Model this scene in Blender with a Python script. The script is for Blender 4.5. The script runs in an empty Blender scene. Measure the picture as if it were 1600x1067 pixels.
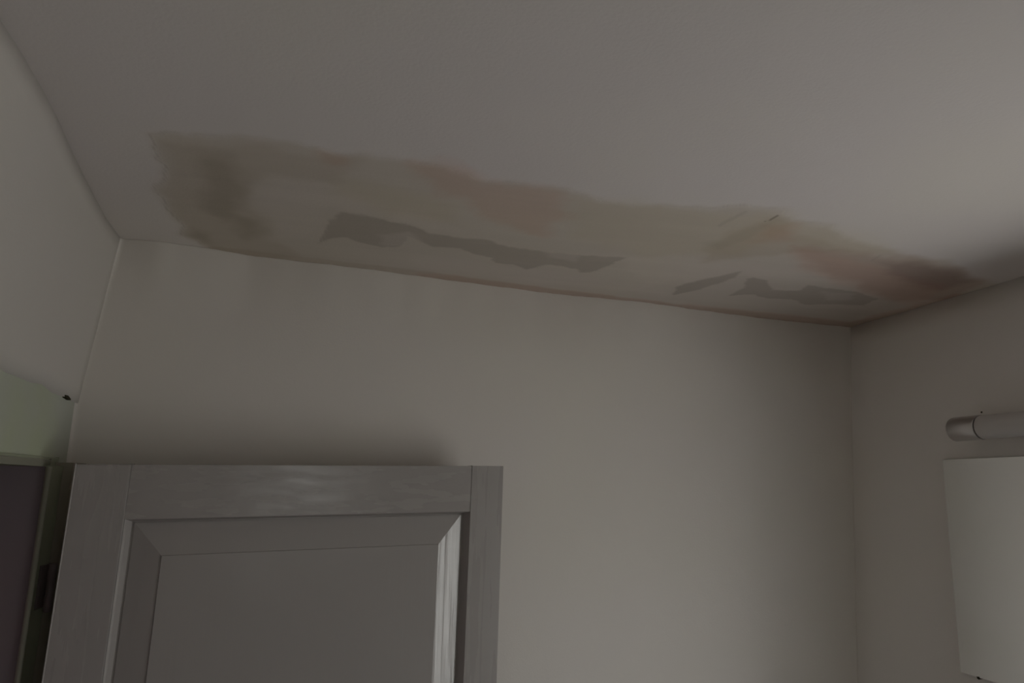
import bpy, bmesh, math, random
import numpy as np
from mathutils import Vector, Matrix

scene = bpy.context.scene
COL = scene.collection

# ------------------------------------------------------------------ camera
CZ = 1.95                      # the phone is held a little below the top of the door
cam_d = bpy.data.cameras.new('camera')
cam_d.sensor_fit = 'HORIZONTAL'
cam_d.sensor_width = 36.0
cam_d.lens = 36.0 * 1109.0 / 1600.0
cam_d.clip_start = 0.02
cam = bpy.data.objects.new('camera', cam_d)
COL.objects.link(cam)
cam.matrix_world = Matrix(((0.9677652,-0.0690282,-0.2422097,0),(-0.2510720,-0.1886933,-0.9493986,0),(0.0198319,0.9796070,-0.1999419,CZ),(0,0,0,1)))
scene.camera = cam

# ------------------------------------------------------------------ daylight outside the window, exposure
world = bpy.data.worlds.new('daylight')
scene.world = world
world.use_nodes = True
wn, wl = world.node_tree.nodes, world.node_tree.links
wn.clear()
w_out = wn.new('ShaderNodeOutputWorld')
w_bg = wn.new('ShaderNodeBackground')
w_tc = wn.new('ShaderNodeTexCoord')
w_sep = wn.new('ShaderNodeSeparateXYZ')
w_mr = wn.new('ShaderNodeMapRange')
w_mr.inputs[1].default_value = -1.0
w_mr.inputs[2].default_value = 1.0
w_ramp = wn.new('ShaderNodeValToRGB')
WORLD_STOPS = [(0.0, (0.64, 0.61, 0.60)), (0.44, (0.66, 0.635, 0.62)), (0.50, (0.62, 0.60, 0.59)),
               (0.56, (0.82, 0.80, 0.81)), (1.0, (0.80, 0.84, 0.96))]
el = w_ramp.color_ramp.elements
el[0].position, el[0].color = WORLD_STOPS[0][0], (*WORLD_STOPS[0][1], 1)
el[1].position, el[1].color = WORLD_STOPS[-1][0], (*WORLD_STOPS[-1][1], 1)
for p, c in WORLD_STOPS[1:-1]:
    e = el.new(p)
    e.color = (*c, 1)
w_bg.inputs['Strength'].default_value = 8.0
wl.new(w_tc.outputs['Generated'], w_sep.inputs[0])
wl.new(w_sep.outputs['Z'], w_mr.inputs[0])
wl.new(w_mr.outputs[0], w_ramp.inputs[0])
wl.new(w_ramp.outputs[0], w_bg.inputs['Color'])
wl.new(w_bg.outputs[0], w_out.inputs['Surface'])

WIN_Y0, WIN_Y1, WIN_Z0, WIN_Z1 = 0.22, 0.92, 1.06, 2.00
XR = 1.350                                       # plane of the window wall
portal_d = bpy.data.lights.new('window_daylight', 'AREA')
portal_d.shape = 'RECTANGLE'
portal_d.size = WIN_Z1 - WIN_Z0
portal_d.size_y = WIN_Y1 - WIN_Y0
portal_d.cycles.is_portal = True
portal = bpy.data.objects.new('window_daylight', portal_d)
COL.objects.link(portal)
portal.location = (XR + 0.19, (WIN_Y0 + WIN_Y1) / 2, (WIN_Z0 + WIN_Z1) / 2)
portal.rotation_euler = (0, math.radians(90), 0)  # shines towards -X, into the room

# a second, small high window in the wall behind the viewer
W2_X0, W2_X1, W2_Z0, W2_Z1 = 0.62, 0.92, 1.74, 2.12
portal2_d = bpy.data.lights.new('small_window_daylight', 'AREA')
portal2_d.shape = 'RECTANGLE'
portal2_d.size = W2_X1 - W2_X0
portal2_d.size_y = W2_Z1 - W2_Z0
portal2_d.cycles.is_portal = True
portal2 = bpy.data.objects.new('small_window_daylight', portal2_d)
COL.objects.link(portal2)
portal2.location = ((W2_X0 + W2_X1) / 2, -1.36, (W2_Z0 + W2_Z1) / 2)
portal2.rotation_euler = (math.radians(90), 0, 0)

vs = scene.view_settings
vs.view_transform = 'Standard'
vs.look = 'None'
vs.exposure = 0.0
vs.gamma = 1.0
vs.use_curve_mapping = False
scene.cycles.max_bounces = 10
scene.cycles.diffuse_bounces = 8
scene.cycles.use_denoising = True
scene.cycles.sample_clamp_indirect = 4.0

H = 2.39                                         # ceiling height
YF = -1.25                                       # wall behind the camera


# ------------------------------------------------------------------ helpers
def link(name, me, mat=None, parent=None):
    o = bpy.data.objects.new(name, me)
    COL.objects.link(o)
    if mat is not None:
        me.materials.append(mat)
    if parent is not None:
        o.parent = parent
    return o


def bm_obj(name, bm, mat=None, parent=None, smooth=False):
    bmesh.ops.recalc_face_normals(bm, faces=bm.faces)
    me = bpy.data.meshes.new(name)
    bm.to_mesh(me)
    bm.free()
    if smooth:
        for p in me.polygons:
            p.use_smooth = True
    return link(name, me, mat, parent)


def box(bm, lo, hi, f=None, cuts=1, axis=None):
    """box from lo to hi; optional map f; cuts along one axis"""
    n = [1, 1, 1]
    if axis is not None:
        n[axis] = cuts
    vs_ = {}
    def V(i, j, k):
        key = (i, j, k)
        if key not in vs_:
            p = Vector((lo[0] + (hi[0] - lo[0]) * i / n[0], lo[1] + (hi[1] - lo[1]) * j / n[1],
                        lo[2] + (hi[2] - lo[2]) * k / n[2]))
            vs_[key] = bm.verts.new(f(p) if f else p)
        return vs_[key]
    for i in range(n[0]):
        for j in range(n[1]):
            bm.faces.new((V(i, j, 0), V(i + 1, j, 0), V(i + 1, j + 1, 0), V(i, j + 1, 0)))
            bm.faces.new((V(i, j, n[2]), V(i + 1, j, n[2]), V(i + 1, j + 1, n[2]), V(i, j + 1, n[2])))
    for i in range(n[0]):
        for k in range(n[2]):
            bm.faces.new((V(i, 0, k), V(i + 1, 0, k), V(i + 1, 0, k + 1), V(i, 0, k + 1)))
            bm.faces.new((V(i, n[1], k), V(i + 1, n[1], k), V(i + 1, n[1], k + 1), V(i, n[1], k + 1)))
    for j in range(n[1]):
        for k in range(n[2]):
            bm.faces.new((V(0, j, k), V(0, j + 1, k), V(0, j + 1, k + 1), V(0, j, k + 1)))
            bm.faces.new((V(n[0], j, k), V(n[0], j + 1, k), V(n[0], j + 1, k + 1), V(n[0], j, k + 1)))


def bevel(bm, w, seg=2):
    bmesh.ops.remove_doubles(bm, verts=bm.verts, dist=1e-6)
    es = [e for e in bm.edges if len(e.link_faces) == 2 and e.calc_face_angle(0) > 0.6]
    bmesh.ops.bevel(bm, geom=es, offset=w, segments=seg, profile=0.5, affect='EDGES')


def cyl_y(bm, x, z, r, y0, y1, seg=40, rim=0.0, steps=4, caps=True):
    """cylinder along Y with rounded rims"""
    prof = []
    if rim > 0:
        prof = [(y0, r - rim), (y0 + rim * 0.3, r - rim * 0.3), (y0 + rim, r), (y1 - rim, r), (y1 - rim * 0.3, r - rim * 0.3), (y1, r - rim)]
    else:
        prof = [(y0, r), (y1, r)]
    rings = []
    for (y, rr) in prof:
        rings.append([bm.verts.new((x + rr * math.cos(2 * math.pi * i / seg), y, z + rr * math.sin(2 * math.pi * i / seg)))
                      for i in range(seg)])
    for a, b in zip(rings, rings[1:]):
        for i in range(seg):
            bm.faces.new((a[i], a[(i + 1) % seg], b[(i + 1) % seg], b[i]))
    if caps:
        bm.faces.new(rings[0])
        bm.faces.new(rings[-1])


def structure(o, label=None):
    o['kind'] = 'structure'
    if label:
        o['label'] = label
    return o


def interp(x, xs, ys):
    return float(np.interp(x, xs, ys))


def sstep(a, b, x):
    t = np.clip((x - a) / (b - a), 0, 1)
    return t * t * (3 - 2 * t)


def vnoise(x, y, s, seed):
    """smooth value noise in [-1,1], numpy"""
    rng = np.random.RandomState(seed)
    g = rng.uniform(-1, 1, (64, 64))
    u, v = x / s + 17.3, y / s + 9.1
    i, j = np.floor(u).astype(int), np.floor(v).astype(int)
    a, b = u - i, v - j
    a, b = a * a * (3 - 2 * a), b * b * (3 - 2 * b)
    G = lambda p, q: g[p % 64, q % 64]
    return (G(i, j) * (1 - a) + G(i + 1, j) * a) * (1 - b) + (G(i, j + 1) * (1 - a) + G(i + 1, j + 1) * a) * b


def fnoise(x, y, s, seed, octv=3):
    t, amp, out = 0, 1.0, 0
    for k in range(octv):
        out = out + amp * vnoise(x, y, s / 2 ** k, seed + k)
        t += amp
        amp *= 0.55
    return out / t


# ------------------------------------------------------------------ materials
def new_mat(name, color, rough=0.6, spec=0.5, metal=0.0):
    m = bpy.data.materials.new(name)
    m.use_nodes = True
    b = m.node_tree.nodes['Principled BSDF']
    b.inputs['Base Color'].default_value = (*color, 1)
    b.inputs['Roughness'].default_value = rough
    b.inputs['Specular IOR Level'].default_value = spec
    b.inputs['Metallic'].default_value = metal
    return m, m.node_tree.nodes, m.node_tree.links, b


def add_bump(nt, nl, b, scale, dist, strength=1.0, detail=4, vec_scale=(1, 1, 1), coord='Object', prev=None):
    tc = nt.new('ShaderNodeTexCoord')
    mp = nt.new('ShaderNodeMapping')
    mp.inputs['Scale'].default_value = vec_scale
    nz = nt.new('ShaderNodeTexNoise')
    nz.inputs['Scale'].default_value = scale
    nz.inputs['Detail'].default_value = detail
    bp = nt.new('ShaderNodeBump')
    bp.inputs['Distance'].default_value = dist
    bp.inputs['Strength'].default_value = strength
    nl.new(tc.outputs[coord], mp.inputs[0])
    nl.new(mp.outputs[0], nz.inputs['Vector'])
    nl.new(nz.outputs['Fac'], bp.inputs['Height'])
    if prev is not None:
        nl.new(prev.outputs[0], bp.inputs['Normal'])
    nl.new(bp.outputs[0], b.inputs['Normal'])
    return bp


def tint_noise(nt, nl, b, c0, c1, scale=1.6, src=None):
    """very slight uneven paint colour; multiplies src if given"""
    tc = nt.new('ShaderNodeTexCoord')
    nz = nt.new('ShaderNodeTexNoise')
    nz.inputs['Scale'].default_value = scale
    nz.inputs['Detail'].default_value = 2
    rp = nt.new('ShaderNodeValToRGB')
    rp.color_ramp.elements[0].position = 0.38
    rp.color_ramp.elements[1].position = 0.62
    rp.color_ramp.elements[0].color = (*c0, 1)
    rp.color_ramp.elements[1].color = (*c1, 1)
    nl.new(tc.outputs['Object'], nz.inputs['Vector'])
    nl.new(nz.outputs['Fac'], rp.inputs[0])
    if src is None:
        nl.new(rp.outputs[0], b.inputs['Base Color'])
    else:
        mx = nt.new('ShaderNodeMix')
        mx.data_type = 'RGBA'
        mx.blend_type = 'MULTIPLY'
        mx.inputs[0].default_value = 1.0
        nl.new(src, mx.inputs[6])
        nl.new(rp.outputs[0], mx.inputs[7])
        nl.new(mx.outputs[2], b.inputs['Base Color'])


M_WALL, nt, nl, b = new_mat('matt_wall_paint', (0.70, 0.675, 0.63), 0.75, 0.25)
tint_noise(nt, nl, b, (0.725, 0.690, 0.645), (0.725, 0.687, 0.655), 2.6)
bp = add_bump(nt, nl, b, 9, 0.004, 0.5, 2)
add_bump(nt, nl, b, 260, 0.0006, 0.35, 3, prev=bp)

M_WALL2, nt, nl, b = new_mat('matt_wall_paint_cooler', (0.63, 0.60, 0.59), 0.75, 0.25)
tint_noise(nt, nl, b, (0.82, 0.792, 0.755), (0.815, 0.787, 0.765), 2.6)
bp = add_bump(nt, nl, b, 9, 0.004, 0.5, 2)
add_bump(nt, nl, b, 260, 0.0006, 0.35, 3, prev=bp)

M_WALL3, nt, nl, b = new_mat('matt_wall_paint_dimmed', (0.63, 0.60, 0.57), 0.75, 0.25)  # wall paint darkened in its colour, standing in for weaker light on the left
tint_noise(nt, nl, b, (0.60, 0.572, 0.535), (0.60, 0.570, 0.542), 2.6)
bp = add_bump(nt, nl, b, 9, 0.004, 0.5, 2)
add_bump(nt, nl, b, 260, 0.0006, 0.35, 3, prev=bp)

M_GREEN, nt, nl, b = new_mat('pale_green_wall_paint', (0.50, 0.53, 0.43), 0.6, 0.3)
tint_noise(nt, nl, b, (0.46, 0.50, 0.37), (0.47, 0.49, 0.43), 6)
add_bump(nt, nl, b, 12, 0.004, 0.5, 3)

# the ceiling colour comes from a colour attribute: emulsion, bare plaster, filler and stains
M_CEIL, nt, nl, b = new_mat('ceiling_emulsion', (0.7, 0.69, 0.68), 0.8, 0.2)
at = nt.new('ShaderNodeAttribute')
at.attribute_name = 'Col'
tint_noise(nt, nl, b, (1.0, 0.985, 0.955), (0.985, 0.965, 0.975), 1.9, src=at.outputs['Color'])
bp = add_bump(nt, nl, b, 7, 0.004, 0.4, 2)
add_bump(nt, nl, b, 220, 0.0008, 0.35, 3, prev=bp)

def door_paint(name, vec_scale, rough=0.25, spec=0.6, streak=0.0003, vary=True):
    m, nt, nl, b = new_mat(name, (0.355, 0.332, 0.322), rough, spec)
    bp = add_bump(nt, nl, b, 6, 0.006, 0.5, 2)
    bp2 = add_bump(nt, nl, b, 60, streak, 0.8, 5, vec_scale, prev=bp)
    if not vary:
        return m
    # brushed unevenness of the sheen
    tc = nt.new('ShaderNodeTexCoord')
    mp = nt.new('ShaderNodeMapping')
    mp.inputs['Scale'].default_value = vec_scale
    nz = nt.new('ShaderNodeTexNoise')
    nz.inputs['Scale'].default_value = 70
    nz.inputs['Detail'].default_value = 4
    mr = nt.new('ShaderNodeMapRange')
    mr.inputs[1].default_value, mr.inputs[2].default_value = 0.35, 0.65
    mr.inputs[3].default_value, mr.inputs[4].default_value = rough * 0.85, rough * 1.25
    nl.new(tc.outputs['Object'], mp.inputs[0])
    nl.new(mp.outputs[0], nz.inputs['Vector'])
    nl.new(nz.outputs['Fac'], mr.inputs[0])
    nl.new(mr.outputs[0], b.inputs['Roughness'])
    return m

M_DOOR_V = door_paint('old_gloss_paint_brushed_upright', (1.0, 1.0, 0.06))
M_DOOR_H = door_paint('old_gloss_paint_brushed_across', (0.06, 1.0, 1.0))
M_DOOR_P = door_paint('old_gloss_paint_panel', (1.0, 1.0, 0.07), 0.25, 0.65, 0.0005, False)
M_DOOR_B = door_paint('old_gloss_paint_brush_runs', (1.0, 1.0, 0.035), 0.20, 0.75, 0.0016, False)
M_DOOR_M = door_paint('old_gloss_paint_moulding', (1.0, 1.0, 1.0), 0.25, 0.6, 0.0001, False)
M_FRAME, nt, nl, b = new_mat('green_gloss_frame_paint', (0.16, 0.175, 0.115), 0.35, 0.4)
tint_noise(nt, nl, b, (0.31, 0.32, 0.24), (0.31, 0.35, 0.25), 7)
add_bump(nt, nl, b, 20, 0.003, 0.5, 3, (1, 1, 0.2))
M_BEAD, nt, nl, b = new_mat('worn_frame_arris_paint', (0.24, 0.24, 0.19), 0.35, 0.5)
M_GAP_SHADE, nt, nl, b = new_mat('brown_gap_shade', (0.16, 0.145, 0.12), 0.8, 0.2)  # brown that stands in for the shade between frame and door
tint_noise(nt, nl, b, (0.30, 0.27, 0.22), (0.34, 0.31, 0.26), 14)
M_LINING, nt, nl, b = new_mat('dark_brown_grey_lining_paint', (0.21, 0.18, 0.195), 0.6, 0.3)
tint_noise(nt, nl, b, (0.21, 0.178, 0.185), (0.20, 0.176, 0.19), 5)
M_HINGE, nt, nl, b = new_mat('painted_dark_iron', (0.13, 0.105, 0.105), 0.5, 0.5)
add_bump(nt, nl, b, 80, 0.0008, 0.5, 3)
M_DARK, nt, nl, b = new_mat('dark_hole', (0.04, 0.035, 0.02), 0.9, 0.1)
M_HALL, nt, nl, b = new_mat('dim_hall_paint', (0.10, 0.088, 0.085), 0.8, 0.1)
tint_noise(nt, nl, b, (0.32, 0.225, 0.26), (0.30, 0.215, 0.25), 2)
M_CHROME, nt, nl, b = new_mat('brushed_chrome', (0.60, 0.58, 0.58), 0.30, 0.5, 1.0)
add_bump(nt, nl, b, 90, 0.0002, 0.4, 2, (1, 0.05, 1))
M_TUBE, nt, nl, b = new_mat('white_plastic_diffuser', (0.62, 0.60, 0.59), 0.35, 0.4)
M_WHITE, nt, nl, b = new_mat('white_window_paint', (0.75, 0.75, 0.73), 0.35, 0.4)
M_MIRROR, nt, nl, b = new_mat('mirror_silver', (0.90, 0.91, 0.90), 0.02, 0.5, 1.0)
M_EDGE, nt, nl, b = new_mat('mirror_ground_edge', (0.16, 0.17, 0.15), 0.35, 0.5)
M_FLOOR, nt, nl, b = new_mat('vinyl_tile_floor', (0.4, 0.38, 0.35), 0.4, 0.4)
tc = nt.new('ShaderNodeTexCoord')
br = nt.new('ShaderNodeTexBrick')
br.offset = 0.0
br.inputs['Color1'].default_value = (0.42, 0.40, 0.37, 1)
br.inputs['Color2'].default_value = (0.38, 0.36, 0.335, 1)
br.inputs['Mortar'].default_value = (0.22, 0.21, 0.20, 1)
br.inputs['Scale'].default_value = 1.0
br.inputs['Brick Width'].default_value = 0.3
br.inputs['Row Height'].default_value = 0.3
br.inputs['Mortar Size'].default_value = 0.004
nl.new(tc.outputs['Object'], br.inputs['Vector'])
nl.new(br.outputs['Color'], b.inputs['Base Color'])
M_GLASS = bpy.data.materials.new('window_glass')
M_GLASS.use_nodes = True
nt, nl = M_GLASS.node_tree.nodes, M_GLASS.node_tree.links
nt.clear()
o_ = nt.new('ShaderNodeOutputMaterial')
mx = nt.new('ShaderNodeMixShader')
tr = nt.new('ShaderNodeBsdfTransparent')
tr.inputs[0].default_value = (0.93, 0.95, 0.94, 1)
gl = nt.new('ShaderNodeBsdfGlossy')
gl.inputs['Roughness'].default_value = 0.02
mx.inputs[0].default_value = 0.07
nl.new(tr.outputs[0], mx.inputs[1])
nl.new(gl.outputs[0], mx.inputs[2])
nl.new(mx.outputs[0], o_.inputs[0])

# ------------------------------------------------------------------ room shell
# the old plaster corners are not plumb: x of each back corner by height
LCZ, LCX = [0.0, 1.97, 2.078, 2.39], [-0.432, -0.432, -0.4346, -0.4005]
RCZ, RCX = [0.0, 1.50, 2.065, 2.39], [1.272, 1.2844, 1.3215, 1.3465]
BW0, BW1 = Vector((-0.4005, 1.4069)), Vector((1.3465, 1.5853))
BN = Vector((-0.10161, 0.99482))
# unevenness of the ceiling line along the back wall (distance along wall -> offset)
BWX = [-0.40, -0.33, -0.27, -0.16, 0.04, 0.23, 0.48, 0.72, 0.89, 1.09, 1.27, 1.3465]
BWO = [0.0, -0.0105, -0.0078, 0.0093, 0.0029, 0.0122, 0.0200, -0.0012, 0.0097, 0.0147, 0.0037, 0.0]


def wall_back_y(x, z):
    t = (x - BW0.x) / (BW1.x - BW0.x)
    y = BW0.y + (BW1.y - BW0.y) * t
    top = float(sstep(H - 0.16, H, z))
    for xc, sg, rr in ((interp(z, LCZ, LCX), 1, 0.005), (interp(z, RCZ, RCX), -1, 0.003)):
        s = max(0.0, min(rr, (x - xc) * sg))
        y -= rr - math.sqrt(max(0.0, rr * rr - (rr - s) ** 2))
    return y + (interp(x, BWX, BWO) + 0.0015 * math.sin(x * 61) + 0.001 * math.sin(x * 143 + 1)) * top


def grid(name, nu, nv, fn, mat, parent=None, back=None, smooth=True):
    """surface fn(u,v) with u,v in 0..1; back = offset vector giving the wall its thickness"""
    bm = bmesh.new()
    rows = [[bm.verts.new(fn(i / nu, j / nv)) for i in range(nu + 1)] for j in range(nv + 1)]
    for j in range(nv):
        for i in range(nu):
            bm.faces.new((rows[j][i], rows[j][i + 1], rows[j + 1][i + 1], rows[j + 1][i]))
    if back is not None:
        bk = Vector(back)
        brow = [[None] * (nu + 1) for _ in range(nv + 1)]
        for j in range(nv + 1):
            for i in range(nu + 1):
                if i in (0, nu) or j in (0, nv):
                    brow[j][i] = bm.verts.new(rows[j][i].co + bk)
        for i in range(nu):
            for j in (0, nv):
                bm.faces.new((rows[j][i], rows[j][i + 1], brow[j][i + 1], brow[j][i]))
        for j in range(nv):
            for i in (0, nu):
                bm.faces.new((rows[j][i], rows[j + 1][i], brow[j + 1][i], brow[j][i]))
        bm.faces.new([brow[0][i] for i in range(nu + 1)] + [brow[j][nu] for j in range(1, nv + 1)] +
                     [brow[nv][i] for i in range(nu - 1, -1, -1)] + [brow[j][0] for j in range(nv - 1, 0, -1)])
    o = bm_obj(name, bm, mat, parent)
    if smooth:
        for p in o.data.polygons:
            p.use_smooth = abs(p.area) < 0.02
    return o


def zz(v):                                        # more rows near the ceiling
    return H * (1 - (1 - v) ** 1.7)


def f_back(u, v):
    z = zz(v)
    x0, x1 = interp(z, LCZ, LCX), interp(z, RCZ, RCX)
    L = x1 - x0
    k = [0, 0.0003, 0.0010, 0.0022, 0.0045, 0.009]
    ts = [-0.05] + k + [0.04 + (L - 0.08) * i / 93 for i in range(94)] + [L - q for q in k[::-1]] + [L + 0.05]
    x = x0 + float(np.interp(u * (len(ts) - 1), range(len(ts)), ts))
    return Vector((x, wall_back_y(x, z), z))


structure(grid('wall_back', 107, 60, f_back, M_WALL, back=(-0.012, 0.12, 0)),
          'cream painted back wall behind the open panelled door')


def right_x(y, z):
    xc = interp(z, RCZ, RCX)
    base = XR if z < 2.0 else interp(z, [2.0, H], [XR, XR])
    w = float(sstep(0.0, 0.22, wall_back_y(xc, z) - y))
    return xc + (base - xc) * w + 0.0012 * math.sin(y * 23) * w * (z > 2.3)


def f_right(y0, y1, z0, z1):
    def fn(u, v):
        z = z0 + (z1 - z0) * v
        ye = y1 if y1 is not None else wall_back_y(interp(z, RCZ, RCX), z) + 0.025
        y = y0 + (ye - y0) * u
        return Vector((right_x(y, z), y, z))
    return fn


# right wall: in four pieces round the window opening, joined into one mesh
def join_mesh(name, objs, mat):
    bm = bmesh.new()
    for o in objs:
        bm.from_mesh(o.data)
        me = o.data
        bpy.data.objects.remove(o)
        bpy.data.meshes.remove(me)
    bmesh.ops.remove_doubles(bm, verts=bm.verts, dist=1e-5)
    me = bpy.data.meshes.new(name)
    bm.to_mesh(me)
    bm.free()
    return link(name, me, mat)


TK = (0.20, 0, 0)
right = join_mesh('wall_right', [
    grid('t', 40, 40, f_right(WIN_Y1, None, 0, H), None, back=TK),
    grid('t', 1, 1, f_right(WIN_Y0, WIN_Y1, 0, WIN_Z0), None, back=TK, smooth=False),
    grid('t', 1, 1, f_right(WIN_Y0, WIN_Y1, WIN_Z1, H), None, back=TK, smooth=False),
    grid('t', 1, 1, f_right(YF, WIN_Y0, 0, H), None, back=TK, smooth=False)], M_WALL2)
structure(right, 'plain painted right wall carrying the mirror and tube light')

# left wall: upper cream plaster leans in over the green lower part
GTY, GTZ = [-1.25, 1.09, 1.229, 1.345, 1.4034], [2.19, 2.0928, 2.0864, 2.0830, 2.0784]
LYC, LXC = [-1.25, 0.729, 0.80, 0.915, 1.03, 1.167, 1.301, 1.41], \
           [-0.330, -0.340, -0.343, -0.352, -0.368, -0.3836, -0.3965, -0.4005]


def left_yend(z):
    return wall_back_y(interp(z, LCZ, LCX), z) + 0.02


def f_left_up(u, v):
    yt = YF + (left_yend(H) - YF) * u
    yb = YF + (left_yend(2.08) - YF) * u
    zb = interp(yb, GTY, GTZ)
    w = 0.0025 * math.sin(yb * 31 + 1) + 0.0018 * math.sin(yb * 77)
    w *= min(1.0, (1 - u) * 30)
    top = Vector((interp(yt, LYC, LXC), yt, H))
    bot = Vector((-0.4306, yb, zb + w))
    p = bot.lerp(top, v)
    return p


def f_left_low(y0, y1, z0, z1, ztop=False):
    def fn(u, v):
        ye = y1 if y1 is not None else left_yend(2.0)
        y = y0 + (ye - y0) * u
        zt = interp(y, GTY, GTZ) + 0.004 if ztop else z1
        z = z0 + (zt - z0) * v
        return Vector((-0.4346, y, z))
    return fn


TKL = (-0.12, 0, 0)
OPY0, OPY1, OPZ = 0.560, 1.345, 1.980             # doorway
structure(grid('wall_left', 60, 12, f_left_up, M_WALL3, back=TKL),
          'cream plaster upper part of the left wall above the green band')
lg = join_mesh('wall_left_lower', [
    grid('t', 20, 1, f_left_low(OPY0, OPY1, OPZ, 2.1, True), None, back=TKL, smooth=False),
    grid('t', 6, 1, f_left_low(OPY1, None, 0, 2.1, True), None, back=TKL, smooth=False),
    grid('t', 20, 1, f_left_low(YF, OPY0, 0, 2.1, True), None, back=TKL, smooth=False)], M_GREEN)
structure(lg, 'pale green painted band of left wall over the doorway')
# chipped hole where the cream plaster stops above the green paint
bm = bmesh.new()
n_ = 12
rng = random.Random(4)
vs_ = []
for k in range(n_):
    a = 2 * math.pi * k / n_
    vs_.append((0.016 * math.cos(a) * rng.uniform(0.8, 1.2), 0.0026 * math.sin(a) * rng.uniform(0.7, 1.3) - 0.12 * 0.016 * math.cos(a)))
fr = [bm.verts.new((-0.4292, 1.346 + p, 2.0825 + q)) for p, q in vs_]
bk_ = [bm.verts.new((-0.4345, 1.346 + p, 2.0825 + q)) for p, q in vs_]
bm.faces.new(fr)
bm.faces.new(bk_[::-1])
for k in range(n_):
    bm.faces.new((fr[k], fr[(k + 1) % n_], bk_[(k + 1) % n_], bk_[k]))
chip = bm_obj('plaster_chip', bm, M_DARK, bpy.data.objects['wall_left'])
chip['label'] = 'dark chipped hole at the lower plaster edge'

# wall behind the camera
bm = bmesh.new()
box(bm, (-0.60, YF - 0.12, 0), (W2_X0, YF, H))
box(bm, (W2_X1, YF - 0.12, 0), (XR + 0.2, YF, H))
box(bm, (W2_X0, YF - 0.12, 0), (W2_X1, YF, W2_Z0))
box(bm, (W2_X0, YF - 0.12, W2_Z1), (W2_X1, YF, H))
structure(bm_obj('wall_front', bm, M_WALL), 'plain painted wall behind the viewer')

# floor
bm = bmesh.new()
box(bm, (-2.2, YF - 0.12, -0.1), (XR + 0.2, 2.1, 0.0))
structure(bm_obj('floor', bm, M_FLOOR), 'pale tiled floor')

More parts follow.
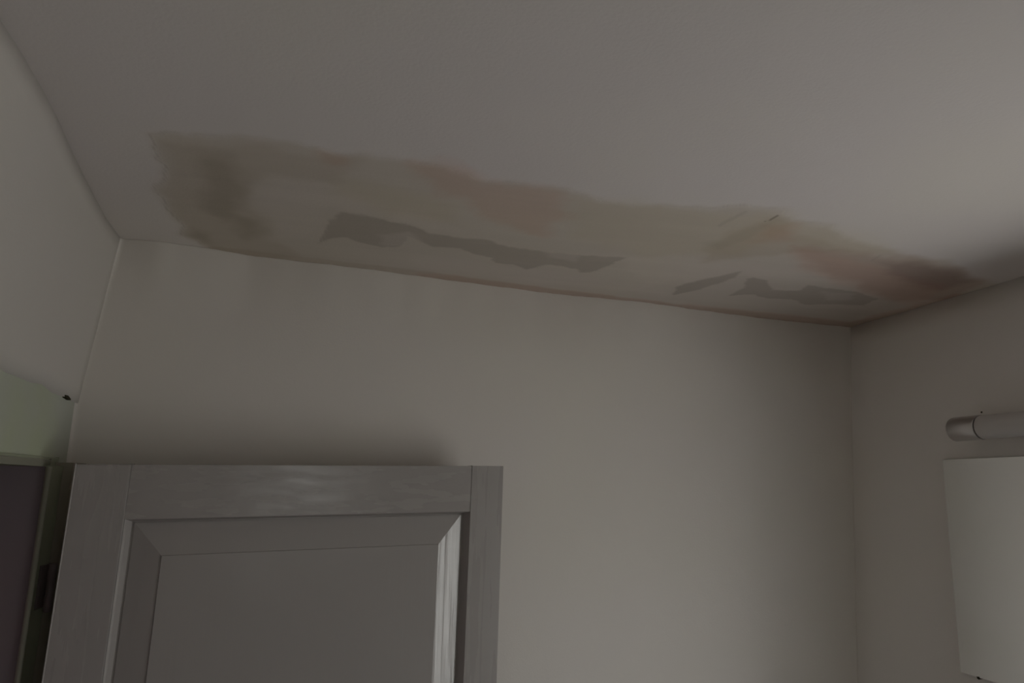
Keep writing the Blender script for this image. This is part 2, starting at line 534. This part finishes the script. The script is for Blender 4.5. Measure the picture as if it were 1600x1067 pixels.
# ------------------------------------------------------------------ ceiling with the repaired, stained strip
POLYS = {
    'skim': [[(-0.2523, 0.9427), (-0.1984, 0.9336), (-0.1172, 0.9111), (-0.0612, 0.9144), (-0.0198, 0.9249), (0.0656, 0.9189), (0.1387, 0.9301), (0.2203, 0.9593), (0.2976, 0.9524), (0.3762, 0.9709), (0.4945, 0.969), (0.5767, 0.9545), (0.6097, 0.9249), (0.6817, 0.9244), (0.7173, 0.9628), (0.7952, 0.9597), (0.8493, 1.0082), (0.9923, 1.0349), (1.1278, 1.0546), (1.2571, 1.1188), (1.3532, 1.1461), (1.6037, 1.268), (2.7155, 2.188), (1.4586, 1.716), (0.5763, 1.6216), (-0.0664, 1.5221), (-0.1661, 1.476), (-0.2451, 1.43), (-0.2783, 1.3535), (-0.2805, 1.2077), (-0.2765, 1.1218), (-0.2525, 1.0363)]],
    'brown': [[(-0.2486, 0.9542), (-0.1766, 0.9454), (-0.0619, 0.9376), (0.0149, 0.9425), (-0.0187, 1.0304), (-0.101, 1.0322), (-0.1364, 1.0786), (-0.1412, 1.1874), (-0.1206, 1.2588), (-0.1311, 1.3319), (-0.0639, 1.4084), (-0.1661, 1.476), (-0.2451, 1.43), (-0.2783, 1.3535), (-0.2805, 1.2077), (-0.2694, 1.0954), (-0.2471, 1.0347)]],
    'core': [[(-0.2075, 0.9896), (-0.1572, 0.9845), (-0.1438, 1.0339), (-0.1619, 1.1939), (-0.1937, 1.2495), (-0.217, 1.1965), (-0.2096, 1.1011)], [(-0.1793, 1.2142), (-0.1506, 1.236), (-0.1398, 1.2989), (-0.1764, 1.3354)], [(-0.259, 1.3026), (-0.2322, 1.3388), (-0.2447, 1.3869), (-0.2667, 1.3498)]],
    'pinkup': [[(0.0664, 0.9269), (0.1546, 0.9167), (0.2016, 0.9627), (0.2976, 0.9524), (0.3329, 0.9975), (0.3571, 1.0761), (0.3533, 1.1664), (0.2883, 1.1459), (0.2059, 1.0788), (0.1433, 1.0173)], [(-0.0367, 0.9379), (-0.0025, 0.9396), (-0.0012, 0.9859), (-0.0237, 0.9796)], [(0.681, 0.9895), (0.7313, 0.9737), (0.7912, 1.0478), (0.7263, 1.0579)]],
    'yellow': [[(0.3479, 0.9797), (0.578, 0.9568), (0.6854, 0.9346), (0.7313, 0.9737), (0.7436, 1.1467), (0.5823, 1.199), (0.4059, 1.1427)], [(0.7212, 0.9769), (0.8112, 0.9641), (1.0004, 1.0438), (0.9343, 1.0652), (0.8008, 1.0519)], [(-0.0008, 1.0015), (0.1612, 1.0646), (0.1964, 1.1424), (0.0655, 1.1375), (-0.0183, 1.0672)]],
    'greytan': [[(0.647, 1.1196), (0.6626, 0.98), (0.6874, 0.9426), (0.7648, 1.0114), (0.9156, 1.0596), (0.8342, 1.0975), (0.7664, 1.1393), (0.6946, 1.2042)]],
    'brownright': [[(0.8008, 1.0702), (0.9266, 1.0561), (1.0623, 1.0636), (1.1845, 1.0876), (1.2977, 1.1444), (1.3912, 1.2782), (1.2566, 1.3241), (1.0531, 1.2258), (0.8704, 1.1469)]],
    'brownrightcore': [[(1.0031, 1.0952), (1.0774, 1.0794), (1.2078, 1.1024), (1.2855, 1.1484), (1.2859, 1.227), (1.1229, 1.1778)]],
    'pinkright': [[(0.8008, 1.0702), (0.8899, 1.0795), (1.0502, 1.1317), (1.2782, 1.2025), (1.3332, 1.3481), (1.1177, 1.2837), (0.8962, 1.1822)]],
    'edge': [[(0.1564, 1.4439), (0.3114, 1.4571), (0.5269, 1.4826), (0.7963, 1.5064), (1.0432, 1.5087), (1.219, 1.5198), (1.3003, 1.5294), (1.3194, 1.3529), (1.3243, 1.2141), (1.4179, 1.2691), (1.4284, 1.469), (1.4366, 1.6764), (1.139, 1.6508), (0.8574, 1.6238), (0.5658, 1.5919), (0.3316, 1.5484), (0.1659, 1.5211)]],
    'edgedark': [[(-0.241, 1.401), (-0.0641, 1.4169), (0.1414, 1.4299), (0.4634, 1.4758), (0.7992, 1.5119), (1.1457, 1.5232), (1.3103, 1.5415), (1.338, 1.3727), (1.3417, 1.2476), (1.3912, 1.2782), (1.4021, 1.441), (1.3992, 1.6442), (1.139, 1.6508), (0.5658, 1.5919), (0.1522, 1.5256), (-0.2506, 1.4689)]],
    'filler': [[(-0.0424, 1.3258), (-0.0296, 1.2535), (-0.018, 1.1849), (-0.0019, 1.1468), (0.0421, 1.1508), (0.0874, 1.1673), (0.1249, 1.1779), (0.1519, 1.2027), (0.2138, 1.2109), (0.2379, 1.2068), (0.2606, 1.2067), (0.2845, 1.2211), (0.324, 1.231), (0.35, 1.2342), (0.4218, 1.2388), (0.463, 1.2335), (0.5389, 1.2212), (0.5249, 1.2815), (0.5143, 1.3214), (0.4876, 1.3444), (0.4685, 1.3226), (0.438, 1.3099), (0.4035, 1.3123), (0.3748, 1.3533), (0.3432, 1.332), (0.2996, 1.333), (0.2874, 1.3028), (0.2483, 1.2868), (0.2191, 1.2648), (0.1663, 1.2779), (0.1384, 1.2494), (0.1191, 1.234), (0.1131, 1.2873), (0.0788, 1.306), (0.0438, 1.2982), (0.0282, 1.292), (0.0123, 1.2681), (-0.025, 1.2907)], [(0.7487, 1.4367), (0.7211, 1.3677), (0.7505, 1.3062), (0.7941, 1.234), (0.805, 1.2684), (0.7947, 1.3273), (0.7782, 1.3868)], [(0.872, 1.4008), (0.8627, 1.331), (0.8365, 1.2727), (0.8426, 1.2609), (0.8849, 1.2716), (0.9351, 1.334), (0.9963, 1.319), (0.9818, 1.2753), (1.043, 1.2814), (1.1023, 1.2833), (1.2049, 1.3175), (1.212, 1.3769), (1.1243, 1.4005), (1.0795, 1.4159), (1.0241, 1.385), (0.9698, 1.3974), (0.9193, 1.379)]],
    'fillerfade': [[(0.0643, 1.2375), (0.116, 1.2073), (0.1432, 1.2406), (0.1372, 1.2872), (0.0782, 1.2985)], [(0.3741, 1.2343), (0.444, 1.2316), (0.4528, 1.2745), (0.3973, 1.2672)], [(0.7946, 1.3325), (0.8226, 1.2724), (0.8575, 1.3328), (0.8427, 1.3819)], [(1.0457, 1.3079), (1.1221, 1.299), (1.1534, 1.3471), (1.0989, 1.3656)]],
    'light': [[(-0.1002, 1.0206), (0.02, 1.0554), (0.1753, 1.1491), (0.3096, 1.228), (0.1832, 1.1962), (0.0655, 1.1375), (-0.0175, 1.1343), (-0.0502, 1.306), (-0.1183, 1.3097), (-0.1335, 1.1563)], [(0.1281, 1.3136), (0.3114, 1.338), (0.4848, 1.3646), (0.7066, 1.3942), (0.7359, 1.4528), (0.3948, 1.4449), (0.1383, 1.4034)]],
    'lightmid': [[(0.4487, 1.263), (0.6135, 1.1808), (0.7887, 1.1735), (1.0406, 1.2299), (1.0283, 1.2545), (0.8322, 1.2402), (0.7098, 1.34), (0.6531, 1.4122), (0.5518, 1.2508)]],
    'scratch': [[(0.6782, 0.9781), (0.6801, 0.9595), (0.6819, 0.9449), (0.6859, 0.9488), (0.6838, 0.9631), (0.6813, 0.9808)]],
    'fold': [[(0.6133, 1.0172), (0.6169, 0.9734), (0.6214, 0.9433), (0.6288, 0.9495), (0.626, 0.9824), (0.6205, 1.0212)], [(0.9861, 1.0925), (0.9794, 1.0584), (0.9859, 1.0642), (0.994, 1.0982)]],
    'foldlong': [[(0.6304, 1.0993), (0.6567, 1.0696), (0.6842, 0.9762), (0.6974, 0.969), (0.6993, 1.056), (0.6822, 1.1349)]],
}


def sdf(px, py, poly):
    """signed distance, negative inside"""
    P = np.array(poly, dtype=float)
    d = np.full(px.shape, 1e9)
    s = np.ones(px.shape)
    n = len(P)
    for i in range(n):
        a, b = P[i], P[(i - 1) % n]
        e = b - a
        wx, wy = px - a[0], py - a[1]
        t = np.clip((wx * e[0] + wy * e[1]) / (e @ e + 1e-12), 0, 1)
        bx, by = wx - e[0] * t, wy - e[1] * t
        d = np.minimum(d, bx * bx + by * by)
        c1, c2, c3 = py >= a[1], py < b[1], e[0] * wy > e[1] * wx
        s = np.where((c1 & c2 & c3) | (~c1 & ~c2 & ~c3), -s, s)
    return s * np.sqrt(d)


CX0, CX1, CY0, CY1 = -0.50, 1.46, 0.45, 1.66      # finely meshed part of the ceiling
NX, NY = 470, 300
gx = np.linspace(CX0, CX1, NX)
gy = np.linspace(CY0, CY1, NY)
X, Y = np.meshgrid(gx, gy)
BASE = np.array([0.72, 0.688, 0.676])
col = np.ones((NY, NX, 3)) * BASE
hgt = np.zeros((NY, NX))
for (name, soft, namp, nsc, fac, strength, raise_) in [
        ('skim', 0.015, 0.016, 0.05, (0.85, 0.825, 0.765), 1, 0.0006),
        ('pinkup', 0.022, 0.03, 0.05, (0.98, 0.885, 0.845), 1, 0),
        ('yellow', 0.03, 0.03, 0.08, (0.98, 0.97, 0.92), 1, 0),
        ('brown', 0.016, 0.022, 0.05, (0.92, 0.905, 0.88), 1, 0),
        ('core', 0.022, 0.02, 0.05, (0.8, 0.79, 0.76), 1, 0),
        ('light', 0.02, 0.02, 0.05, (1.03, 1.025, 1.035), 1, 0),
        ('lightmid', 0.02, 0.02, 0.05, (1.05, 1.045, 1.05), 1, 0),
        ('greytan', 0.015, 0.015, 0.04, (0.9, 0.88, 0.84), 1, 0),
        ('brownright', 0.022, 0.025, 0.06, (0.86, 0.79, 0.76), 1, 0),
        ('brownrightcore', 0.02, 0.02, 0.05, (0.8, 0.76, 0.76), 1, 0),
        ('pinkright', 0.02, 0.02, 0.05, (1.03, 0.95, 0.93), 1, 0),
        ('edge', 0.008, 0.012, 0.05, (0.98, 0.87, 0.85), 0.8, 0),
        ('edgedark', 0.007, 0.006, 0.04, (0.86, 0.82, 0.78), 0.7, 0),
        ('filler', 0.0045, 0.007, 0.022, (0.765, 0.755, 0.745), 1, 0.0003),
        ('fillerfade', 0.01, 0.008, 0.03, (1.16, 1.165, 1.2), 1, 0),
        ('foldlong', 0.008, 0.004, 0.03, (0.93, 0.93, 0.92), 1, 0),
        ('fold', 0.002, 0.001, 0.02, (0.9, 0.9, 0.9), 1, 0),
        ('scratch', 0.0006, 0, 0.02, (0.5, 0.48, 0.46), 1, 0),
]:
    best = None
    for k, poly in enumerate(POLYS[name]):
        d = sdf(X, Y, poly)
        best = d if best is None else np.minimum(best, d)
    best = best + namp * fnoise(X, Y, nsc, sum(map(ord, name)) % 991, 3)
    a = (1 - sstep(-soft, soft, best)) * strength
    if name == 'filler':
        fill_mask = a.copy()
    if name == 'fillerfade':                      # thin spots stay inside the filler
        a = a * fill_mask
    col = col * (1 - a[..., None]) + col * np.array(fac) * a[..., None]
    hgt += raise_ * (1 - sstep(-0.002, 0.002, best))
# drag marks of the trowel
drag = fnoise(X * 0.25, Y * 2.2, 0.05, 5, 3)
inside = 1 - sstep(-0.02, 0.02, sdf(X, Y, POLYS['skim'][0]))
col *= (1 + 0.035 * drag * inside)[..., None]
vid = np.arange(NX * NY).reshape(NY, NX)
verts = np.stack([X.ravel(), Y.ravel(), H - hgt.ravel()], 1)
q = np.stack([vid[:-1, :-1], vid[1:, :-1], vid[1:, 1:], vid[:-1, 1:]], -1).reshape(-1, 4)
# coarse rest of the ceiling towards the viewer and a top slab
ex = [(CX0, YF - 0.12, H), (CX1 + 0.12, YF - 0.12, H), (CX1 + 0.12, CY1, H), (CX0 - 0.1, CY1, H)]
verts = np.vstack([verts, [(CX0, YF - 0.12, H), (CX1, YF - 0.12, H),
                           (CX0, YF - 0.12, H + 0.1), (CX1, YF - 0.12, H + 0.1), (CX1, CY1, H + 0.1), (CX0, CY1, H + 0.1)]])
B = NX * NY
faces = [tuple(int(v) for v in r) for r in q]
faces.append(tuple([B, *[int(v) for v in vid[0, :]], B + 1]))
faces.append((B + 2, B + 3, B + 4, B + 5))
faces.append((B, B + 1, B + 3, B + 2))
faces.append(tuple([B + 1, *[int(v) for v in vid[:, -1]], B + 4, B + 3]))
faces.append(tuple([B, B + 2, B + 5, *[int(v) for v in vid[::-1, 0]]]))
faces.append(tuple([*[int(v) for v in vid[-1, :]], B + 4, B + 5]))
me = bpy.data.meshes.new('ceiling')
me.from_pydata(verts.tolist(), [], faces)
ca = me.color_attributes.new('Col', 'FLOAT_COLOR', 'POINT')
cc = np.ones((len(verts), 4))
cc[:, :3] = BASE
cc[:B, :3] = np.clip(col.reshape(-1, 3), 0, 1)
ca.data.foreach_set('color', cc.ravel())
me.update()
ceil = link('ceiling', me, M_CEIL)
structure(ceil, 'pale ceiling with a stained, patched plaster strip along the back wall')

# ------------------------------------------------------------------ doorway frame and hall beyond
fr = bpy.data.objects.new('trim_1', None)
COL.objects.link(fr)
fr.location = (-0.44, 0.95, 0)
structure(fr, 'green painted door frame round the dark doorway on the left')


def fbox(name, lo, hi, mat, bv=0.002, shear=0.0):
    bm = bmesh.new()
    o = Vector(fr.location)
    lo, hi = Vector(lo) - o, Vector(hi) - o
    box(bm, lo, hi, f=lambda p: Vector((p.x, p.y - shear * max(0.0, 1.97 - p.z), p.z)))
    if bv:
        bevel(bm, bv)
    return bm_obj(name, bm, mat, fr)


SH = 0.035
# jamb next to the door hinge, its mirror image at the far side, head
fbox('jamb', (-0.56, 1.276, 0.0), (-0.4180, 1.335, 1.968), M_FRAME, 0.0, 0)
fbox('jamb', (-0.56, 0.560, 0.0), (-0.4312, 0.622, 1.968), M_FRAME, 0.0, 0)
for ya_, yb_ in ((1.2735, 1.2759), (0.6221, 0.6245)):
    ln = fbox('lining', (-0.558, ya_, 0.0), (-0.4215, yb_, 1.966), M_LINING, 0.0, 0)
    ln['label'] = 'dark brown inner lining of the door frame'
fbox('head', (-0.56, 0.560, 1.9685), (-0.4300, 1.345, 1.9815), M_FRAME, 0.001)
# worn rounded bead along the inner arris
def bead(y, zt):
    bm = bmesh.new()
    seg, r = 12, 0.0042
    rings = []
    for z in (0.0, 0.6, 1.2, zt):
        rings.append([bm.verts.new((-0.4185 + 0.44 + r * math.cos(2 * math.pi * i / seg), y - 0.95 + r * math.sin(2 * math.pi * i / seg), z)) for i in range(seg)])
    for a, b2 in zip(rings, rings[1:]):
        for i in range(seg):
            bm.faces.new((a[i], a[(i + 1) % seg], b2[(i + 1) % seg], b2[i]))
    bm.faces.new(rings[0]); bm.faces.new(rings[-1])
    o = bm_obj('bead', bm, M_BEAD, fr, smooth=True)
    return o
bead(1.2725, 1.966)
bead(0.624, 1.966)
hb = fbox('head_bead', (-0.4325, 0.6, 1.9675), (-0.4265, 1.30, 1.9775), M_BEAD, 0.0015)
# brown block added between frame and corner, its colour darkening the shaded gap
bm = bmesh.new()
box(bm, (-0.4350, 1.3355, 0.0), (-0.4050, 1.4085, 1.974))
rv = bm_obj('gap_shade', bm, M_GAP_SHADE, lg)
rv['label'] = 'brown block added beside the door frame to darken the shaded gap'

# hall beyond the doorway
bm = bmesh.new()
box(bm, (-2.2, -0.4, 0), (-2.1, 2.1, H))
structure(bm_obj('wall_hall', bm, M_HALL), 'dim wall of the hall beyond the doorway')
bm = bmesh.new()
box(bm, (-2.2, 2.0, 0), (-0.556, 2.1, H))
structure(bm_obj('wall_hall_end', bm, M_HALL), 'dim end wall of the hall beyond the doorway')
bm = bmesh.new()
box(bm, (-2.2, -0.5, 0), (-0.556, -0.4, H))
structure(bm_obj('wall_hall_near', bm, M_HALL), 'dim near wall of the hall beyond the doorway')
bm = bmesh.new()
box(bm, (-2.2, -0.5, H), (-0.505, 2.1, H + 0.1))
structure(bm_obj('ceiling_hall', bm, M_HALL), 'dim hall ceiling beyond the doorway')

# ------------------------------------------------------------------ the open panelled door
DT = Vector((-0.3777, 1.2585, 1.9706))             # top left (hinge) corner of its front face
yaw, roll = math.radians(9.38), math.radians(1.45)
Uh = Vector((math.cos(yaw), math.sin(yaw), 0))
Nn = Vector((math.sin(yaw), -math.cos(yaw), 0))    # outward, towards the viewer
U2 = Uh * math.cos(roll) + Vector((0, 0, math.sin(roll)))
V2 = Uh * math.sin(roll) - Vector((0, 0, math.cos(roll)))
DW, DH, DTH = 0.7269, 1.945, 0.036
door = bpy.data.objects.new('door_1', None)
COL.objects.link(door)
door.location = DT + V2 * DH
structure(door, 'grey gloss painted panelled door standing open against the back wall')
base = Vector(door.location)


def D(u, v, w=0.0):
    """door coordinates: u from the hinge edge, v down from the top, w out of the front face"""
    return DT + U2 * (u - 0.036 * v) + V2 * v + Nn * w - base


def dbox(bm, u0, u1, v0, v1, w0, w1, cuts=1, axis=None):
    box(bm, (u0, v0, w0), (u1, v1, w1), f=lambda p: D(p.x, p.y, p.z), cuts=cuts, axis=axis)


def dpart(name, rects, mat, bv=0.0018, parent=door):
    bm = bmesh.new()
    for r in rects:
        dbox(bm, *r)
    if bv:
        bevel(bm, bv, 2)
    return bm_obj(name, bm, mat, parent)


SL, SR = 0.0785, 0.6610                            # inner edges of the stiles
TR_, MR0, MR1, BR = 0.0855, 0.86, 1.02, 1.76       # rails
G = 0.0001
dpart('stile', [(0, SL - G, 0, DH, -DTH, 0)], M_DOOR_V, 0.0018)
dpart('stile', [(SR + G, DW, 0, DH, -DTH, 0)], M_DOOR_V, 0.0007)
dpart('rail', [(SL, SR, 0.0004, TR_, -DTH, -0.0002)], M_DOOR_H, 0.0004)
dpart('rail', [(SL, SR, MR0, MR1, -DTH, -0.0002)], M_DOOR_H, 0.0004)
dpart('rail', [(SL, SR, BR, DH, -DTH, -0.0002)], M_DOOR_H, 0.0004)


def ring_surface(bm, loops):
    """loops: list of (u0,u1,v0,v1,w) nested rectangles joined by mitred faces"""
    L = []
    for (u0, u1, v0, v1, w) in loops:
        L.append([bm.verts.new(D(u0, v0, w)), bm.verts.new(D(u1, v0, w)), bm.verts.new(D(u1, v1, w)), bm.verts.new(D(u0, v1, w))])
    for a, c in zip(L, L[1:]):
        for i in range(4):
            bm.faces.new((a[i], a[(i + 1) % 4], c[(i + 1) % 4], c[i]))
    return L


def panel(v0, v1):
    # moulding: a quarter-round falling from the frame into the groove
    prof = [(0.0, -0.0002), (0.0012, -0.0012), (0.0035, -0.0042), (0.0060, -0.0085), (0.0085, -0.0125), (0.0100, -0.0150), (0.0140, -0.0150)]
    bm = bmesh.new()
    ring_surface(bm, [(SL + a, SR - a, v0 + a * 0.45, v1 - a * 0.45, w) for a, w in prof])
    m = bm_obj('moulding', bm, M_DOOR_M, door)
    a = prof[-1][0]
    A = (SL + a, SR - a, v0 + a * 0.45, v1 - a * 0.45)
    bt = 0.0515
    bm = bmesh.new()
    lo = -0.0135
    bw = 0.0445
    L = ring_surface(bm, [(A[0], A[1], A[2], A[3], -0.020), (A[0], A[1], A[2], A[3], lo), (A[0] + bw, A[1] - bw, A[2] + bt, A[3] - bt, -0.0050),
                          (A[0] + bw + 0.001, A[1] - bw - 0.001, A[2] + bt + 0.001, A[3] - bt - 0.001, -0.0034)])
    bm.faces.new(L[-1])
    bm.faces.new(L[0][::-1])
    po = bm_obj('panel', bm, M_DOOR_P, door)
    po.data.materials.append(M_DOOR_B)
    for p in po.data.polygons:                     # the free-edge bevel shows coarse, dried brush runs
        nrm = p.normal
        if nrm.dot(Uh) - Nn.dot(Uh) * 1.0 > 0.08 and 0.3 < nrm.dot(Nn) < 0.9995 and p.area > 0.005:
            p.material_index = 1


panel(TR_, MR0)
panel(MR1, BR)

# hinges between door edge and jamb: leaf on the jamb, knuckle and pin
def hinge(z):
    bm = bmesh.new()
    o = base
    lo = Vector((-0.4180, 1.296, z - 0.032)) - o
    hi = Vector((-0.4150, 1.332, z + 0.032)) - o
    box(bm, lo, hi)
    bevel(bm, 0.0008, 1)
    h = bm_obj('hinge', bm, M_HINGE, door)
    bm = bmesh.new()
    seg, r = 16, 0.0062
    cx_, cy_ = -0.4000 - o.x, 1.296 - o.y
    zs = [z - 0.036, z - 0.034, z - 0.0125, z - 0.012, z + 0.012, z + 0.0125, z + 0.034, z + 0.036]
    rs = [0.004, r, r, r * 0.85, r * 0.85, r, r, 0.004]
    rings = [[bm.verts.new((cx_ + rr * math.cos(2 * math.pi * i / seg), cy_ + rr * math.sin(2 * math.pi * i / seg), q_ - o.z)) for i in range(seg)] for q_, rr in zip(zs, rs)]
    for a, c in zip(rings, rings[1:]):
        for i in range(seg):
            bm.faces.new((a[i], a[(i + 1) % seg], c[(i + 1) % seg], c[i]))
    bm.faces.new(rings[0]); bm.faces.new(rings[-1])
    bm_obj('knuckle', bm, M_HINGE, h, smooth=True)


hinge(1.782)
hinge(0.30)
# door knob below the picture, on the free edge
def knob():
    bm = bmesh.new()
    prof = [(0.0, 0.026), (0.004, 0.026), (0.006, 0.010), (0.030, 0.009), (0.036, 0.020), (0.048, 0.026), (0.058, 0.020), (0.062, 0.0)]
    rings = []
    for (w, r) in prof:
        r = max(r, 0.0005)
        rings.append([bm.verts.new(D(0.695 + r * math.cos(2 * math.pi * i / 24), 0.95 + r * math.sin(2 * math.pi * i / 24), w)) for i in range(24)])
    for a, c in zip(rings, rings[1:]):
        for i in range(24):
            bm.faces.new((a[i], a[(i + 1) % 24], c[(i + 1) % 24], c[i]))
    bm.faces.new(rings[0]); bm.faces.new(rings[-1])
    bm_obj('knob', bm, M_CHROME, door, smooth=True)
knob()

# ------------------------------------------------------------------ wall mirror
mir = bpy.data.objects.new('wall_mirror', None)
COL.objects.link(mir)
MX = XR - 0.010
mir.location = (MX, 1.11, 1.5806)
mir['label'] = 'frameless rectangular mirror fixed on the right wall below the tube light'
mir['category'] = 'mirror'
MO = Vector(mir.location)
MYL, MYR, MZ0, MZ1 = 1.3217, 1.3217 - 0.38, 1.5806, 2.0281
bm = bmesh.new()
def mshear(p):
    return Vector((p.x, p.y + (MZ1 - p.z) * 0.016, p.z)) - MO
box(bm, (MX, MYR, MZ0), (MX + 0.006, MYL, MZ1), f=mshear)
bevel(bm, 0.0006, 1)
gm = bm_obj('mirror_glass', bm, M_MIRROR, mir)
bm = bmesh.new()
box(bm, (MX + 0.0061, MYR - 0.0008, MZ0 - 0.0008), (MX + 0.0095, MYL + 0.0008, MZ1 + 0.0006), f=mshear)
bm_obj('backing', bm, M_EDGE, mir)
def mirror_clip(y, z, up):
    bm = bmesh.new()
    a, c = z - 0.0025, z + 0.0014
    box(bm, (MX - 0.0012, y - 0.0022, a), (MX + 0.0095, y + 0.0022, c), f=lambda p: Vector(p) - MO)
    bevel(bm, 0.0008, 1)
    bm_obj('clip', bm, M_DARK, mir)
mirror_clip(1.2865, MZ0, True)
mirror_clip(MYR + 0.05, MZ0, True)

# ------------------------------------------------------------------ tube light above the mirror
tl = bpy.data.objects.new('tube_light', None)
COL.objects.link(tl)
FX, FZ, FY0, FY1 = 1.3020, 2.0883, 1.2425, 1.1768   # axis, cap from FY1 (near) to FY0 (corner side)
tl.location = (XR, 1.05, FZ)
tl['label'] = 'white tube wall light with chrome end cap above the mirror'
tl['category'] = 'wall light'
TO = Vector(tl.location)
R_ = 0.0255
def tub(name, r, y0, y1, mat, rim):
    bm = bmesh.new()
    cyl_y(bm, FX - TO.x, FZ - TO.z, r, y0 - TO.y, y1 - TO.y, 56, rim)
    o = bm_obj(name, bm, mat, tl, smooth=True)
    for p in o.data.polygons:
        if len(p.vertices) > 4:
            p.use_smooth = False
    return o
for nm, y0, y1 in (('end_cap', FY1, FY0), ('end_cap', FY1 - 0.45 - (FY0 - FY1), FY1 - 0.45)):
    o = tub(nm, R_, y0, y1, M_CHROME, 0.0012)
    o['label'] = 'brushed chrome end cap'
tub('diffuser', R_ - 0.0012, FY1 - 0.4475, FY1 - 0.0025, M_TUBE, 0.0006)
tub('gasket', R_ - 0.003, FY1 - 0.4499, FY1 - 0.0001, M_DARK, 0.0005)
bm = bmesh.new()
box(bm, (FX - TO.x, FY1 - 0.36 - TO.y, -0.014), (-0.0005, FY1 - 0.09 - TO.y, 0.014))
bevel(bm, 0.002, 1)
bm_obj('wall_bracket', bm, M_TUBE, tl)
# screw hole in the wall just above the cap
bm = bmesh.new()
bmesh.ops.create_circle(bm, cap_ends=True, radius=0.0018, segments=12, matrix=Matrix.Translation((XR - 0.0012, 1.2171, 2.1252)) @ Matrix.Rotation(math.radians(90), 4, 'Y'))
r_ = bmesh.ops.extrude_face_region(bm, geom=bm.faces[:])
bmesh.ops.translate(bm, verts=[g for g in r_['geom'] if isinstance(g, bmesh.types.BMVert)], vec=(0.0025, 0, 0))
sh = bm_obj('screw_hole', bm, M_DARK, right)
sh['label'] = 'small dark screw hole'

# ------------------------------------------------------------------ window (beside the camera, lights the room)
win = bpy.data.objects.new('window_1', None)
COL.objects.link(win)
win.location = (XR + 0.12, (WIN_Y0 + WIN_Y1) / 2, WIN_Z0)
structure(win, 'white casement window in the right wall that lights the room')
WO = Vector(win.location)
def wbox(name, lo, hi, mat, bv=0.002):
    bm = bmesh.new()
    box(bm, lo, hi, f=lambda p: Vector(p) - WO)
    if bv:
        bevel(bm, bv, 1)
    return bm_obj(name, bm, mat, win)
x0, x1 = XR + 0.10, XR + 0.15
F = 0.045
wbox('frame', (x0, WIN_Y0, WIN_Z0), (x1, WIN_Y0 + F, WIN_Z1), M_WHITE)
wbox('frame', (x0, WIN_Y1 - F, WIN_Z0), (x1, WIN_Y1, WIN_Z1), M_WHITE)
wbox('frame', (x0, WIN_Y0 + F, WIN_Z0), (x1, WIN_Y1 - F, WIN_Z0 + F), M_WHITE)
wbox('frame', (x0, WIN_Y0 + F, WIN_Z1 - F), (x1, WIN_Y1 - F, WIN_Z1), M_WHITE)
ym = (WIN_Y0 + WIN_Y1) / 2
wbox('mullion', (x0, ym - 0.02, WIN_Z0 + F), (x1, ym + 0.02, WIN_Z1 - F), M_WHITE)
wbox('pane', (XR + 0.123, WIN_Y0 + F, WIN_Z0 + F), (XR + 0.127, ym - 0.02, WIN_Z1 - F), M_GLASS, 0)
wbox('pane', (XR + 0.123, ym + 0.02, WIN_Z0 + F), (XR + 0.127, WIN_Y1 - F, WIN_Z1 - F), M_GLASS, 0)

win2 = bpy.data.objects.new('window_2', None)
COL.objects.link(win2)
win2.location = ((W2_X0 + W2_X1) / 2, YF - 0.08, W2_Z0)
structure(win2, 'small high window in the wall behind the viewer')
def w2box(name, lo, hi, mat, bv=0.002):
    bm = bmesh.new()
    box(bm, lo, hi, f=lambda p: Vector(p) - Vector(win2.location))
    if bv:
        bevel(bm, bv, 1)
    return bm_obj(name, bm, mat, win2)
ya, yb = YF - 0.10, YF - 0.06
F = 0.035
w2box('frame', (W2_X0, ya, W2_Z0), (W2_X0 + F, yb, W2_Z1), M_WHITE)
w2box('frame', (W2_X1 - F, ya, W2_Z0), (W2_X1, yb, W2_Z1), M_WHITE)
w2box('frame', (W2_X0 + F, ya, W2_Z0), (W2_X1 - F, yb, W2_Z0 + F), M_WHITE)
w2box('frame', (W2_X0 + F, ya, W2_Z1 - F), (W2_X1 - F, yb, W2_Z1), M_WHITE)
w2box('pane', (W2_X0 + F, YF - 0.082, W2_Z0 + F), (W2_X1 - F, YF - 0.078, W2_Z1 - F), M_GLASS, 0)
